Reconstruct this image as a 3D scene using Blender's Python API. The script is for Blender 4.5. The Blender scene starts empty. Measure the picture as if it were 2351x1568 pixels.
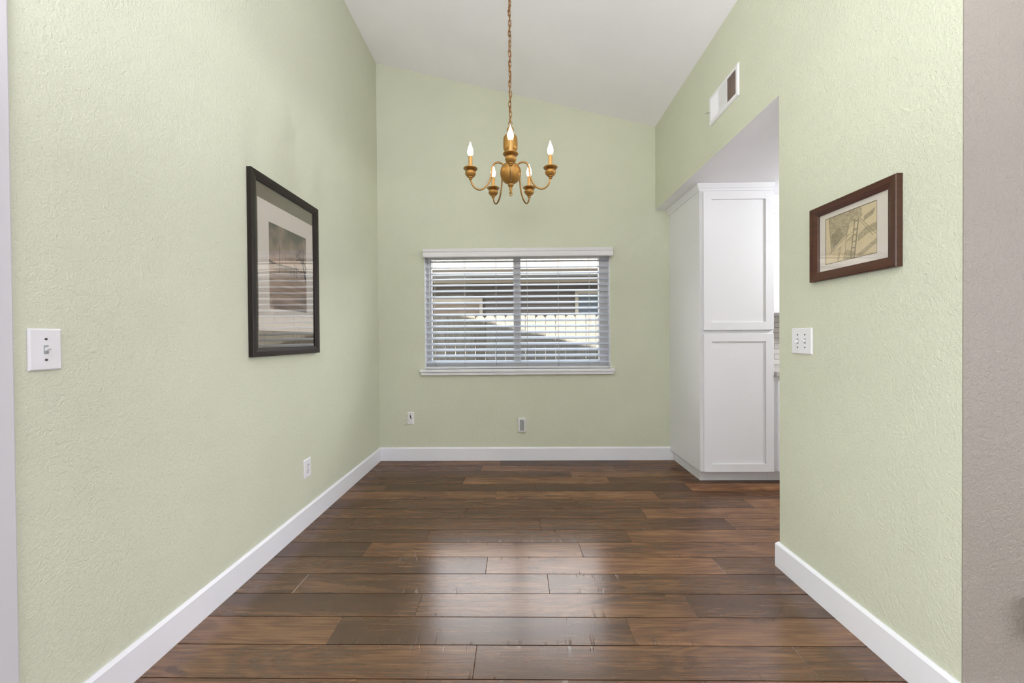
import bpy, bmesh, math, random
import numpy as np
from mathutils import Vector, Matrix
random.seed(7); rng = np.random.RandomState(11)
S = bpy.context.scene
COL = S.collection
PI = math.pi
# ------------------------------------------------------------------ dimensions (metres)
W = 2.729                      # dining area width, left wall x=0, back wall y=0
HL, HR = 3.9197, 3.2515        # vaulted ceiling height over the left / right wall
SL = (HR - HL) / W
HO = 2.4436                    # opening / kitchen ceiling height
YJ, YC, YE = -1.737, -2.7136, -2.539   # jamb of the opening, door casing, outside corner
T = .13                        # partition thickness
XR, YB = 5.7, -8.0             # living room right wall, rear wall
BH = .13                       # baseboard height
def cz(x): return HL + SL * x

# ------------------------------------------------------------------ helpers
class MB:
    def __init__(s): s.bm = bmesh.new(); s.mi = 0
    def face(s, pts):
        f = s.bm.faces.new([s.bm.verts.new(p) for p in pts]); f.material_index = s.mi; return f
    def box(s, x0, x1, y0, y1, z0, z1):
        x0, x1 = min(x0, x1), max(x0, x1); y0, y1 = min(y0, y1), max(y0, y1); z0, z1 = min(z0, z1), max(z0, z1)
        v = [s.bm.verts.new(p) for p in ((x0,y0,z0),(x1,y0,z0),(x1,y1,z0),(x0,y1,z0),(x0,y0,z1),(x1,y0,z1),(x1,y1,z1),(x0,y1,z1))]
        for q in ((3,2,1,0),(4,5,6,7),(0,1,5,4),(1,2,6,5),(2,3,7,6),(3,0,4,7)):
            f = s.bm.faces.new([v[i] for i in q]); f.material_index = s.mi
        return s
    def loft(s, rings, closed=True, caps=True, smooth=False):
        R = [[s.bm.verts.new(p) for p in r] for r in rings]
        n = len(R[0])
        for a, b in zip(R[:-1], R[1:]):
            for i in range(n if closed else n - 1):
                j = (i + 1) % n
                f = s.bm.faces.new((a[i], a[j], b[j], b[i])); f.material_index = s.mi; f.smooth = smooth
        if caps and closed:
            for r in (R[0][::-1], R[-1]):
                f = s.bm.faces.new(r); f.material_index = s.mi
        return s
    def prism(s, poly, axis, a, b):          # polygon in the two other axes, extruded along axis
        def P(p, t):
            q = list(p); q.insert(axis, t); return tuple(q)
        return s.loft([[P(p, a) for p in poly], [P(p, b) for p in poly]])
    def lathe(s, prof, cx, cy, n=32, smooth=True):   # prof: (r, z) from bottom to top
        rings = [[(cx + max(r, 1e-4) * math.cos(2*PI*i/n), cy + max(r, 1e-4) * math.sin(2*PI*i/n), z) for i in range(n)] for r, z in prof]
        return s.loft(rings, smooth=smooth)
    def tube(s, path, r, n=10, closed=False, smooth=True):
        P = [Vector(p) for p in path]; m = len(P); rings = []
        up = None
        for i, p in enumerate(P):
            t = (P[(i+1) % m] - P[i-1]) if closed else (P[min(i+1, m-1)] - P[max(i-1, 0)])
            t.normalize()
            if up is None:
                up = Vector((0,0,1)) if abs(t.z) < .9 else Vector((1,0,0))
            a = t.cross(up)
            if a.length < 1e-5: a = t.cross(Vector((0,1,0)))
            a.normalize(); b = a.cross(t); up = b
            rr = r(i/(m-1)) if callable(r) else r
            rings.append([tuple(p + a*rr*math.cos(2*PI*k/n) + b*rr*math.sin(2*PI*k/n)) for k in range(n)])
        if closed: rings.append(rings[0]); return s.loft(rings, caps=False, smooth=smooth)
        return s.loft(rings, smooth=smooth)
    def build(s, name, mats, parent=None, origin=(0,0,0), bevel=0, smooth=False, seg=2, xf=None):
        if xf is not None: s.bm.transform(xf)
        bmesh.ops.remove_doubles(s.bm, verts=s.bm.verts, dist=1e-5)
        bmesh.ops.recalc_face_normals(s.bm, faces=s.bm.faces)
        me = bpy.data.meshes.new(name)
        root = parent
        while root is not None and root.parent is not None: root = root.parent
        off = Vector(root.location) if root is not None else Vector(origin)
        s.bm.transform(Matrix.Translation(-off))
        s.bm.to_mesh(me); s.bm.free()
        for m in (mats if isinstance(mats, (list, tuple)) else [mats]): me.materials.append(m)
        o = bpy.data.objects.new(name, me); COL.objects.link(o)
        if root is not None: o.parent = parent
        else: o.location = off
        if bevel:
            b = o.modifiers.new('bevel', 'BEVEL'); b.width = bevel; b.segments = seg; b.limit_method = 'ANGLE'; b.angle_limit = .6
            b.harden_normals = False
        return o
def thing(name, label, cat, loc, group=None, kind=None):
    o = bpy.data.objects.new(name, None); COL.objects.link(o); o.location = loc; o.empty_display_size = .05
    return tag(o, label, cat, group, kind)
def tag(o, label, cat, group=None, kind=None):
    o['label'] = label; o['category'] = cat
    if group: o['group'] = group
    if kind: o['kind'] = kind
    return o
def struct(o, label, cat): return tag(o, label, cat, None, 'structure')
def lin(r, g, b):
    f = lambda c: (c/255/12.92 if c/255 <= .04045 else ((c/255+.055)/1.055)**2.4)
    return (f(r), f(g), f(b), 1)

# ------------------------------------------------------------------ materials
def mat(name, col=(.8,.8,.8,1), rough=.5, metal=0, spec=.5, bump=None, emit=None, coat=0):
    m = bpy.data.materials.new(name); m.use_nodes = True
    nt = m.node_tree; b = nt.nodes['Principled BSDF']
    b.inputs['Base Color'].default_value = col; b.inputs['Roughness'].default_value = rough
    b.inputs['Metallic'].default_value = metal; b.inputs['Specular IOR Level'].default_value = spec
    if coat: b.inputs['Coat Weight'].default_value = coat; b.inputs['Coat Roughness'].default_value = .12
    if emit: b.inputs['Emission Color'].default_value = emit[0]; b.inputs['Emission Strength'].default_value = emit[1]
    if bump:   # (scale, strength, distance, detail)
        tc = N(nt, 'ShaderNodeTexCoord'); n = N(nt, 'ShaderNodeTexNoise'); bp = N(nt, 'ShaderNodeBump')
        n.inputs['Scale'].default_value = bump[0]; n.inputs['Detail'].default_value = bump[3]
        L(nt, tc.outputs['Object'], n.inputs['Vector']); L(nt, n.outputs['Fac'], bp.inputs['Height'])
        bp.inputs['Strength'].default_value = bump[1]; bp.inputs['Distance'].default_value = bump[2]
        L(nt, bp.outputs['Normal'], b.inputs['Normal'])
    return m
def N(nt, t, **k):
    n = nt.nodes.new(t)
    for a, v in k.items(): setattr(n, a, v)
    return n
def L(nt, a, b): nt.links.new(a, b)
def math_n(nt, op, a, b=None, c=None):
    n = N(nt, 'ShaderNodeMath', operation=op)
    for i, v in enumerate((a, b, c)):
        if v is None: continue
        if isinstance(v, (int, float)): n.inputs[i].default_value = v
        else: L(nt, v, n.inputs[i])
    return n.outputs[0]
def ramp(nt, fac, stops):
    r = N(nt, 'ShaderNodeValToRGB'); e = r.color_ramp.elements
    while len(e) < len(stops): e.new(.5)
    for x, (p, c) in zip(e, stops): x.position = p; x.color = c
    L(nt, fac, r.inputs['Fac']); return r.outputs['Color']
def mixc(nt, fac, a, b, mode='MIX'):
    n = N(nt, 'ShaderNodeMix', data_type='RGBA', blend_type=mode)
    for i, v in ((0, fac), (6, a), (7, b)):
        if isinstance(v, (int, float)): n.inputs[i].default_value = v
        elif isinstance(v, tuple): n.inputs[i].default_value = v
        else: L(nt, v, n.inputs[i])
    return n.outputs[2]

def plaster(name, col, scale=80, strength=.55, dist=.005, rough=.55):
    """orange-peel textured wall paint with a few dents"""
    m = mat(name, col, rough, spec=.35); nt = m.node_tree; b = nt.nodes['Principled BSDF']
    tc = N(nt, 'ShaderNodeTexCoord')
    n1 = N(nt, 'ShaderNodeTexNoise'); n1.inputs['Scale'].default_value = scale; n1.inputs['Detail'].default_value = 2.5; n1.inputs['Distortion'].default_value = .8
    n2 = N(nt, 'ShaderNodeTexNoise'); n2.inputs['Scale'].default_value = scale * 2.3; n2.inputs['Detail'].default_value = 2
    n3 = N(nt, 'ShaderNodeTexNoise'); n3.inputs['Scale'].default_value = 1.3; n3.inputs['Detail'].default_value = 3
    for n in (n1, n2, n3): L(nt, tc.outputs['Object'], n.inputs['Vector'])
    h = math_n(nt, 'ADD', n1.outputs['Fac'], math_n(nt, 'MULTIPLY', n2.outputs['Fac'], .35))
    bp = N(nt, 'ShaderNodeBump'); bp.inputs['Strength'].default_value = strength; bp.inputs['Distance'].default_value = dist
    L(nt, h, bp.inputs['Height']); L(nt, bp.outputs['Normal'], b.inputs['Normal'])
    v = ramp(nt, n3.outputs['Fac'], [(.3, (.96,.96,.96,1)), (.7, (1.03,1.03,1.03,1))])
    L(nt, mixc(nt, 1., tuple(col), v, 'MULTIPLY'), b.inputs['Base Color'])
    return m

GREEN = (.60, .626, .485, 1)
M = {}
M['green'] = plaster('sage_green_wall_paint', GREEN)
M['beige'] = plaster('beige_wall_paint', (.275, .250, .210, 1), scale=75, strength=.5, dist=.006)
M['ceiling'] = plaster('white_ceiling_paint', (.88, .875, .90, 1), scale=90, strength=.2, dist=.003, rough=.7)
M['white_wall'] = plaster('white_wall_paint', (.76, .76, .75, 1), scale=90, strength=.2, dist=.003)
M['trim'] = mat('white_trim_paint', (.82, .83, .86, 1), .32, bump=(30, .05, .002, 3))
M['casing'] = mat('shaded_casing_paint', (.60, .595, .61, 1), .4, bump=(30, .05, .002, 3))  # trim white made darker; the dim light at this edge is in the colour
M['cabinet'] = mat('white_cabinet_paint', (.77, .775, .79, 1), .38, bump=(40, .03, .002, 3))
M['plastic'] = mat('white_plastic', (.78, .78, .79, 1), .3)
M['grey_plastic'] = mat('grey_plastic', lin(150,155,150), .5)
M['dark'] = mat('dark_slot', (.02, .016, .014, 1), .6)
M['screw'] = mat('screw_metal', (.16, .15, .14, 1), .35, metal=.9)
M['olive'] = mat('olive_plastic', lin(62, 62, 30), .5)
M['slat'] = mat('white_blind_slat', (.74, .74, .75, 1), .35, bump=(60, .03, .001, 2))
M['blind_slat'] = mat('sky_tinted_slat_paint', (.52, .55, .60, 1), .4, bump=(60, .03, .001, 2))  # white slats with blue skylight and dimness put into the colour
M['cord'] = mat('pale_cord', (.55, .53, .5, 1), .8)
M['vinyl'] = mat('white_window_vinyl', (.82, .82, .82, 1), .35)
M['gold'] = mat('antique_gold_metal', (.40, .215, .055, 1), .42, metal=.75, bump=(45, .15, .002, 4))
M['bronze'] = mat('aged_bronze_chain', (.30, .155, .055, 1), .42, metal=.85)
M['arm'] = mat('aged_brass_arm', (.36, .205, .07, 1), .34, metal=.9)
M['candle'] = mat('gold_candle_sleeve', (.55, .32, .10, 1), .45, metal=.5)
M['bulb'] = mat('lit_candle_bulb', (1, .9, .75, 1), .2, emit=((1, .80, .52, 1), 14))
M['black_frame'] = mat('black_frame_lacquer', (.022, .016, .014, 1), .28, spec=.22, bump=(50, .05, .001, 2))
M['taupe'] = mat('taupe_mat_board', (.16, .125, .09, 1), .8)
M['mat_white'] = mat('pale_mat_board', (.70, .62, .56, 1), .8)
M['mat_cream'] = mat('cream_mat_board', (.72, .64, .58, 1), .8)
M['vane_dark'] = mat('brown_vane', (.40, .32, .27, 1), .6)
M['counter'] = mat('grey_stone_countertop', (.50, .47, .44, 1), .3, bump=(120, .05, .001, 4))
M['asphalt'] = mat('outdoor_concrete', (.16, .145, .13, 1), .9)

def frame_wood():
    m = mat('mahogany_frame_wood', (.075, .022, .011, 1), .32); nt = m.node_tree; b = nt.nodes['Principled BSDF']
    tc = N(nt, 'ShaderNodeTexCoord'); mp = N(nt, 'ShaderNodeMapping'); mp.inputs['Scale'].default_value = (3, 3, 40)
    n = N(nt, 'ShaderNodeTexNoise'); n.inputs['Scale'].default_value = 3; n.inputs['Detail'].default_value = 5
    L(nt, tc.outputs['Object'], mp.inputs['Vector']); L(nt, mp.outputs['Vector'], n.inputs['Vector'])
    L(nt, ramp(nt, n.outputs['Fac'], [(.3, (.050,.016,.009,1)), (.7, (.075,.024,.012,1))]), b.inputs['Base Color'])
    return m
M['mahogany'] = frame_wood()

def glass(name, wavy=0, refl=1.0):
    m = bpy.data.materials.new(name); m.use_nodes = True; nt = m.node_tree
    for n in list(nt.nodes): nt.nodes.remove(n)
    out = N(nt, 'ShaderNodeOutputMaterial'); mx = N(nt, 'ShaderNodeMixShader'); tr = N(nt, 'ShaderNodeBsdfTransparent'); gl = N(nt, 'ShaderNodeBsdfGlossy')
    ge = N(nt, 'ShaderNodeNewGeometry'); dt = N(nt, 'ShaderNodeVectorMath', operation='DOT_PRODUCT')
    L(nt, ge.outputs['Normal'], dt.inputs[0]); L(nt, ge.outputs['Incoming'], dt.inputs[1])
    cosv = math_n(nt, 'ABSOLUTE', dt.outputs['Value'])
    fr = math_n(nt, 'ADD', math_n(nt, 'MULTIPLY', math_n(nt, 'POWER', math_n(nt, 'SUBTRACT', 1., cosv), 5.), .96), .04)
    gl.inputs['Roughness'].default_value = 0; tr.inputs['Color'].default_value = (.97, .98, .975, 1)
    L(nt, math_n(nt, 'MULTIPLY', fr, refl), mx.inputs[0]); L(nt, tr.outputs[0], mx.inputs[1]); L(nt, gl.outputs[0], mx.inputs[2]); L(nt, mx.outputs[0], out.inputs['Surface'])
    if wavy:
        tc = N(nt, 'ShaderNodeTexCoord'); n = N(nt, 'ShaderNodeTexNoise'); n.inputs['Scale'].default_value = 3.5; n.inputs['Detail'].default_value = 0
        bp = N(nt, 'ShaderNodeBump'); bp.inputs['Strength'].default_value = wavy; bp.inputs['Distance'].default_value = .02
        L(nt, tc.outputs['Object'], n.inputs['Vector']); L(nt, n.outputs['Fac'], bp.inputs['Height'])
        L(nt, bp.outputs['Normal'], gl.inputs['Normal'])
    return m
M['pane'] = glass('window_glass')
M['acrylic'] = glass('picture_glazing', .06, 1.8)
M['picture_glass'] = glass('picture_glass', .03, 1.2)

def vcol(name, rough=.8):
    m = mat(name, (1,1,1,1), rough); nt = m.node_tree
    a = N(nt, 'ShaderNodeVertexColor', layer_name='print'); L(nt, a.outputs['Color'], nt.nodes['Principled BSDF'].inputs['Base Color'])
    return m
M['print'] = vcol('art_print')

def tile_mat():
    m = mat('white_subway_tile', (.7,.7,.7,1), .2); nt = m.node_tree; b = nt.nodes['Principled BSDF']
    tc = N(nt, 'ShaderNodeTexCoord'); sx = N(nt, 'ShaderNodeSeparateXYZ'); cb = N(nt, 'ShaderNodeCombineXYZ')
    L(nt, tc.outputs['Object'], sx.inputs[0]); L(nt, sx.outputs['X'], cb.inputs['X']); L(nt, sx.outputs['Z'], cb.inputs['Y'])
    br = N(nt, 'ShaderNodeTexBrick'); br.inputs['Scale'].default_value = 1
    br.inputs['Brick Width'].default_value = .102; br.inputs['Row Height'].default_value = .0515; br.inputs['Mortar Size'].default_value = .002
    br.inputs['Color1'].default_value = (.68,.66,.63,1); br.inputs['Color2'].default_value = (.60,.58,.55,1); br.inputs['Mortar'].default_value = (.16,.14,.12,1)
    br.inputs['Bias'].default_value = 0
    L(nt, cb.outputs[0], br.inputs['Vector']); L(nt, br.outputs['Color'], b.inputs['Base Color'])
    return m
M['tile'] = tile_mat()

def floor_mat():
    m = mat('dark_brown_plank_floor', (.1,.05,.03,1), .25); nt = m.node_tree; b = nt.nodes['Principled BSDF']
    tc = N(nt, 'ShaderNodeTexCoord'); at = N(nt, 'ShaderNodeVertexColor', layer_name='plank'); sp = N(nt, 'ShaderNodeSeparateColor')
    L(nt, at.outputs['Color'], sp.inputs[0]); tone, seed, v = sp.outputs[0], sp.outputs[1], sp.outputs[2]
    cb = N(nt, 'ShaderNodeCombineXYZ'); L(nt, math_n(nt, 'MULTIPLY', seed, 61.), cb.inputs['X']); L(nt, math_n(nt, 'MULTIPLY', seed, 17.), cb.inputs['Y']); L(nt, math_n(nt, 'MULTIPLY', seed, 33.), cb.inputs['Z'])
    ad = N(nt, 'ShaderNodeVectorMath', operation='ADD'); L(nt, tc.outputs['Object'], ad.inputs[0]); L(nt, cb.outputs[0], ad.inputs[1])
    def noise(sc, scale, detail, dist, rough=.55):
        mp = N(nt, 'ShaderNodeMapping'); mp.inputs['Scale'].default_value = sc
        n = N(nt, 'ShaderNodeTexNoise'); n.inputs['Scale'].default_value = scale; n.inputs['Detail'].default_value = detail; n.inputs['Distortion'].default_value = dist; n.inputs['Roughness'].default_value = rough
        L(nt, ad.outputs[0], mp.inputs['Vector']); L(nt, mp.outputs[0], n.inputs['Vector']); return n.outputs['Fac']
    big = noise((.8, 6., 1), 1.5, 4, .35)          # broad light / dark figure along the board
    fine = noise((1.6, 42., 1), 2.6, 7, .35, .68)   # grain lines
    rings = math_n(nt, 'SINE', math_n(nt, 'MULTIPLY', noise((1.0, 4.2, 1), 1.3, 1.5, .3), 62.))   # cathedral growth rings
    knot = noise((2.2, 8., 1), 2.1, 1, .2)
    f = math_n(nt, 'ADD', math_n(nt, 'MULTIPLY', big, .52), math_n(nt, 'MULTIPLY', fine, .66))
    f = math_n(nt, 'ADD', f, math_n(nt, 'MULTIPLY', rings, .035))
    f = math_n(nt, 'ADD', f, math_n(nt, 'MULTIPLY', math_n(nt, 'SUBTRACT', tone, .5), .22))
    f = math_n(nt, 'SUBTRACT', f, .05)
    c = ramp(nt, f, [(.20, lin(44,28,20)), (.40, lin(70,46,31)), (.55, lin(94,64,42)), (.72, lin(124,89,58)), (.9, lin(146,110,75))])
    tv = math_n(nt, 'ADD', math_n(nt, 'MULTIPLY', tone, 1.3), .30)       # each board dyed lighter or darker
    cbv = N(nt, 'ShaderNodeCombineColor')
    for i_ in range(3): L(nt, tv, cbv.inputs[i_])
    c = mixc(nt, 1., c, cbv.outputs[0], 'MULTIPLY')
    k = ramp(nt, knot, [(.20, (.30,.26,.24,1)), (.30, (1,1,1,1))])
    c = mixc(nt, .8, c, k, 'MULTIPLY')
    seam = math_n(nt, 'GREATER_THAN', math_n(nt, 'ABSOLUTE', math_n(nt, 'SUBTRACT', math_n(nt, 'MULTIPLY', v, 2.), 1.)), .974)
    c = mixc(nt, math_n(nt, 'MULTIPLY', seam, .6), c, lin(30,20,15))     # dark-painted board edges
    # hand-scraped saw marks across the board, strongest along its edges
    mp = N(nt, 'ShaderNodeMapping'); mp.inputs['Scale'].default_value = (48, 5, 1); mp.inputs['Rotation'].default_value = (0, 0, .06)
    sn = N(nt, 'ShaderNodeTexNoise'); sn.inputs['Scale'].default_value = 1.; sn.inputs['Detail'].default_value = 2
    L(nt, ad.outputs[0], mp.inputs['Vector']); L(nt, mp.outputs[0], sn.inputs['Vector'])
    saw = ramp(nt, sn.outputs['Fac'], [(.615, (0,0,0,1)), (.65, (1,1,1,1))])
    edge = math_n(nt, 'POWER', math_n(nt, 'ABSOLUTE', math_n(nt, 'SUBTRACT', math_n(nt, 'MULTIPLY', v, 2.), 1.)), 3.)
    patch = ramp(nt, noise((1, 3, 1), 2.5, 1, 0), [(.45, (0,0,0,1)), (.6, (1,1,1,1))])
    sawm = math_n(nt, 'MULTIPLY', math_n(nt, 'MULTIPLY', saw, math_n(nt, 'ADD', edge, .04)), patch)
    fleck = noise((60, 60, 1), 3., 3, 0)
    h = math_n(nt, 'SUBTRACT', math_n(nt, 'ADD', math_n(nt, 'MULTIPLY', fine, .14), math_n(nt, 'MULTIPLY', fleck, .22)), math_n(nt, 'MULTIPLY', sawm, 2.2))
    bp = N(nt, 'ShaderNodeBump'); bp.inputs['Strength'].default_value = .22; bp.inputs['Distance'].default_value = .0022
    L(nt, h, bp.inputs['Height'])
    # satin lacquer over the wood: even sheen, little extra gloss at grazing angles
    out = nt.nodes['Material Output']; nt.nodes.remove(b)
    df = N(nt, 'ShaderNodeBsdfDiffuse'); gl = N(nt, 'ShaderNodeBsdfAnisotropic'); mx = N(nt, 'ShaderNodeMixShader')
    L(nt, mixc(nt, math_n(nt, 'MULTIPLY', sawm, .45), c, lin(34,22,16)), df.inputs['Color']); L(nt, bp.outputs['Normal'], df.inputs['Normal']); L(nt, bp.outputs['Normal'], gl.inputs['Normal'])
    L(nt, math_n(nt, 'ADD', math_n(nt, 'MULTIPLY', fleck, .10), .17), gl.inputs['Roughness'])
    gl.inputs['Color'].default_value = (1, .93, .90, 1)
    L(nt, math_n(nt, 'MULTIPLY', math_n(nt, 'SUBTRACT', 1., seam), .135), mx.inputs[0])
    L(nt, df.outputs[0], mx.inputs[1]); L(nt, gl.outputs[0], mx.inputs[2]); L(nt, mx.outputs[0], out.inputs['Surface'])
    return m
M['floor'] = floor_mat()

def fence_wood():
    m = mat('weathered_fence_wood', (.5,.42,.3,1), .8); nt = m.node_tree; b = nt.nodes['Principled BSDF']
    tc = N(nt, 'ShaderNodeTexCoord'); mp = N(nt, 'ShaderNodeMapping'); mp.inputs['Scale'].default_value = (14, 14, 1.2)
    n = N(nt, 'ShaderNodeTexNoise'); n.inputs['Scale'].default_value = 3; n.inputs['Detail'].default_value = 5
    L(nt, tc.outputs['Object'], mp.inputs['Vector']); L(nt, mp.outputs[0], n.inputs['Vector'])
    L(nt, ramp(nt, n.outputs['Fac'], [(.3, (.065,.058,.050,1)), (.7, (.115,.103,.085,1))]), b.inputs['Base Color'])
    return m
M['fence'] = fence_wood()
M['stucco'] = mat('brown_stucco', (.085, .072, .064, 1), .9, bump=(40, .4, .01, 3))
M['fascia'] = mat('cream_fascia_paint', (.15, .124, .09, 1), .6)
M['gutter'] = mat('white_gutter', (.125, .13, .14, 1), .4)
M['house_trim'] = mat('beige_window_trim', (.36, .32, .27, 1), .6)
M['curtain_glass'] = mat('curtained_window', (.17, .13, .10, 1), .6)
M['house_glass'] = mat('dark_window_glass', (.05, .07, .10, 1), .08)
def roof_mat():
    m = mat('clay_roof_tile', (.5,.35,.25,1), .8); nt = m.node_tree; b = nt.nodes['Principled BSDF']
    tc = N(nt, 'ShaderNodeTexCoord'); br = N(nt, 'ShaderNodeTexBrick'); br.inputs['Scale'].default_value = 1
    br.inputs['Brick Width'].default_value = .3; br.inputs['Row Height'].default_value = .33; br.inputs['Mortar Size'].default_value = .012
    br.inputs['Color1'].default_value = (.046,.036,.027,1); br.inputs['Color2'].default_value = (.038,.032,.025,1); br.inputs['Mortar'].default_value = (.04,.03,.025,1)
    L(nt, tc.outputs['Object'], br.inputs['Vector']); L(nt, br.outputs['Color'], b.inputs['Base Color'])
    return m
M['roof'] = roof_mat()

# ------------------------------------------------------------------ the setting
def build_floor():
    """one mesh of laminate boards running left-right, 0.148 m wide and 1.22 m long, micro-bevelled"""
    pitch, ln, g = .1487, 1.22, .0017
    first = -.1617                                            # first board edge in front of the back wall
    # x of one end joint per row (row 0 touches the back wall)
    joints = {0:1.175, 1:.96, 2:1.83, 3:.86, 4:3.05, 5:2.58, 6:.52, 7:.87, 8:.33, 9:.84, 10:.46, 11:2.39, 12:1.53, 13:.88, 14:.62, 15:1.16}
    joints = {}
    F = 865.
    px = {0:(1442,1063), 1:(1104,1075), 2:(1310,1088), 3:(1397,1103), 4:(1581,1120), 5:(1506,1137), 6:(1718,1157), 7:(1066,1179), 8:(1674,1203), 9:(1441,1230), 10:(1332,1262), 11:(1648,1299), 12:(1257,1341), 13:(1582,1389), 14:(1445,1448), 15:(1086,1520)}
    for k, (x, y) in px.items():
        joints[k] = 1.3716 + (x - 1188 - (y - 784) * .0074) / (y - 774) * 1.2 + .006
    # dye of each board, counted from the joint above (-1 ends there, 0 starts there)
    tones = {(15,-1):.50, (15,0):.46, (15,1):.42, (14,-2):.56, (14,-1):.31, (14,0):.60, (13,-2):.33, (13,-1):.46, (13,0):.29,
             (12,-2):.35, (12,-1):.43, (12,0):.36, (11,-2):.38, (11,-1):.63, (11,0):.34, (10,-2):.29, (10,-1):.60, (10,0):.55,
             (9,-2):.39, (9,-1):.40, (9,0):.60, (8,-2):.42, (8,-1):.36, (8,0):.60, (7,-1):.42, (7,0):.40, (6,-2):.45, (6,-1):.42, (6,0):.66,
             (5,-2):.60, (5,-1):.68, (5,0):.38, (4,-1):.32, (4,0):.80, (4,1):.78, (3,-2):.33, (3,-1):.68, (3,0):.36, (2,-1):.33, (2,0):.60,
             (1,-1):.40, (1,0):.62, (0,-2):.50, (0,-1):.28, (0,0):.60}
    bm = bmesh.new(); lay = bm.loops.layers.float_color.new('plank')
    y1 = 0.15; k = 0
    x_lo, x_hi = -.15, XR
    nrow = int((-YB - .16) / pitch) + 2
    for k in range(nrow):
        ya = first - pitch * (k - 0) if k else first
        top = .15 if k == 0 else first - pitch * (k - 1)
        bot = first if k == 0 else first - pitch * k
        j = joints.get(k, random.uniform(0, ln))
        x = j - math.ceil((j - x_lo) / ln) * ln
        i = 0
        while x < x_hi:
            xa, xb = max(x, x_lo), min(x + ln, x_hi)
            if xb - xa > .01:
                tn = tones.get((k, round((x - j) / ln)), random.uniform(.30, .64)); sd = random.random()
                xs = (xa, xa + g, xb - g, xb); ys = (bot, bot + g, top - g, top)
                P = [[bm.verts.new((xx, yy, 0 if (0 < a < 3 and 0 < c < 3) else -.0018)) for c, yy in enumerate(ys)] for a, xx in enumerate(xs)]
                for a in range(3):
                    for c in range(3):
                        f = bm.faces.new((P[a][c], P[a+1][c], P[a+1][c+1], P[a][c+1]))
                        for lp in f.loops:
                            vv = (lp.vert.co.y - bot) / (top - bot)
                            lp[lay] = (tn, sd, vv, 1)
            x += ln; i += 1
    # underside slab
    v = [bm.verts.new(p) for p in ((x_lo, YB, -.0018), (x_hi, YB, -.0018), (x_hi, .15, -.0018), (x_lo, .15, -.0018), (x_lo, YB, -.2), (x_hi, YB, -.2), (x_hi, .15, -.2), (x_lo, .15, -.2))]
    for q in ((4,7,6,5), (0,4,5,1), (1,5,6,2), (2,6,7,3), (3,7,4,0)): bm.faces.new([v[i] for i in q])
    bmesh.ops.remove_doubles(bm, verts=bm.verts, dist=1e-6)
    me = bpy.data.meshes.new('floor'); bm.to_mesh(me); bm.free(); me.materials.append(M['floor'])
    o = bpy.data.objects.new('floor', me); COL.objects.link(o)
    struct(o, 'dark brown wood plank floor with a glossy finish', 'floor')
build_floor()

# window opening
WX0, WX1, WZ0, WZ1 = .459, 2.282, .897, 2.055
b = MB()
for (xa, xb, za, zb) in ((-.15, WX0, -.2, None), (WX1, XR, -.2, None), (WX0, WX1, -.2, WZ0), (WX0, WX1, WZ1, None)):
    za_, top = za, (lambda x: cz(x)) if zb is None else (lambda x: zb)
    b.prism([(xa, za_), (xb, za_), (xb, top(xb)), (xa, top(xa))], 1, 0, .15)
struct(b.build('wall_back', M['green']), 'sage green back wall with the window in it', 'wall')
b = MB()
b.prism([(YC + .0, 0), (0, 0), (0, HL), (YC, HL)], 0, -.15, 0)
b.prism([(YC, 2.06), (YC, HL), (YC - .95, HL), (YC - .95, 2.06)], 0, -.15, 0)
b.prism([(YC - .95, 0), (YC - .95, HL), (YB, HL), (YB, 0)], 0, -.15, 0)
struct(b.build('wall_left', M['green']), 'sage green left wall with the tall framed photograph', 'wall')
b = MB()
tp = [(W, cz(W)), (W + T, cz(W + T))]
def rwall(y0, y1, z0):
    b.prism([(W, z0), (W + T, z0), (W + T, cz(W + T)), (W, cz(W))], 1, y0, y1)
rwall(YE, YJ, 0); rwall(YJ, 0, HO)
for f in b.bm.faces:
    f.normal_update()
    if abs(f.normal.z) > .9 and abs(f.calc_center_median().z - HO) < .01: f.material_index = 1
struct(b.build('wall_right', [M['green'], M['ceiling']]), 'sage green right wall with the opening to the kitchen', 'wall')
b = MB().prism([(W + T, 0), (XR, 0), (XR, cz(XR)), (W + T, cz(W + T))], 1, YE - .003, YE + T)
b.prism([(W, 0), (W + T, 0), (W + T, cz(W + T)), (W, cz(W))], 1, YE - .003, YE)
struct(b.build('wall_front', M['beige']), 'rough beige wall at the right edge of the picture', 'wall')
b = MB().box(XR, XR + .15, YB, .15, -.2, cz(XR))
struct(b.build('wall_far_right', M['beige']), 'beige end wall of the living room beyond the frame', 'wall')
b = MB().prism([(-.15, -.2), (XR, -.2), (XR, cz(XR)), (-.15, cz(-.15))], 1, YB - .15, YB)
struct(b.build('wall_rear', M['beige']), 'beige rear wall of the living room behind the camera', 'wall')
b = MB().prism([(-.15, cz(-.15)), (XR + .15, cz(XR + .15)), (XR + .15, cz(XR + .15) + .1), (-.15, cz(-.15) + .1)], 1, YB - .15, .15)
struct(b.build('ceiling', M['ceiling']), 'white vaulted ceiling sloping down to the right', 'ceiling')
b = MB().box(W + T, XR, YE + T, 0, HO, HO + .08)
struct(b.build('ceiling_kitchen', M['ceiling']), 'flat white kitchen ceiling above the tall cabinet', 'ceiling')
b = MB().prism([(-4, cz(-4) + .11), (XR + 1, cz(XR + 1) + .11), (XR + 1, cz(XR + 1) + .30), (-4, cz(-4) + .30)], 1, YB - .6, .556)
struct(b.build('roof', M['roof']), 'pitched roof over the room', 'roof')

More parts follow.
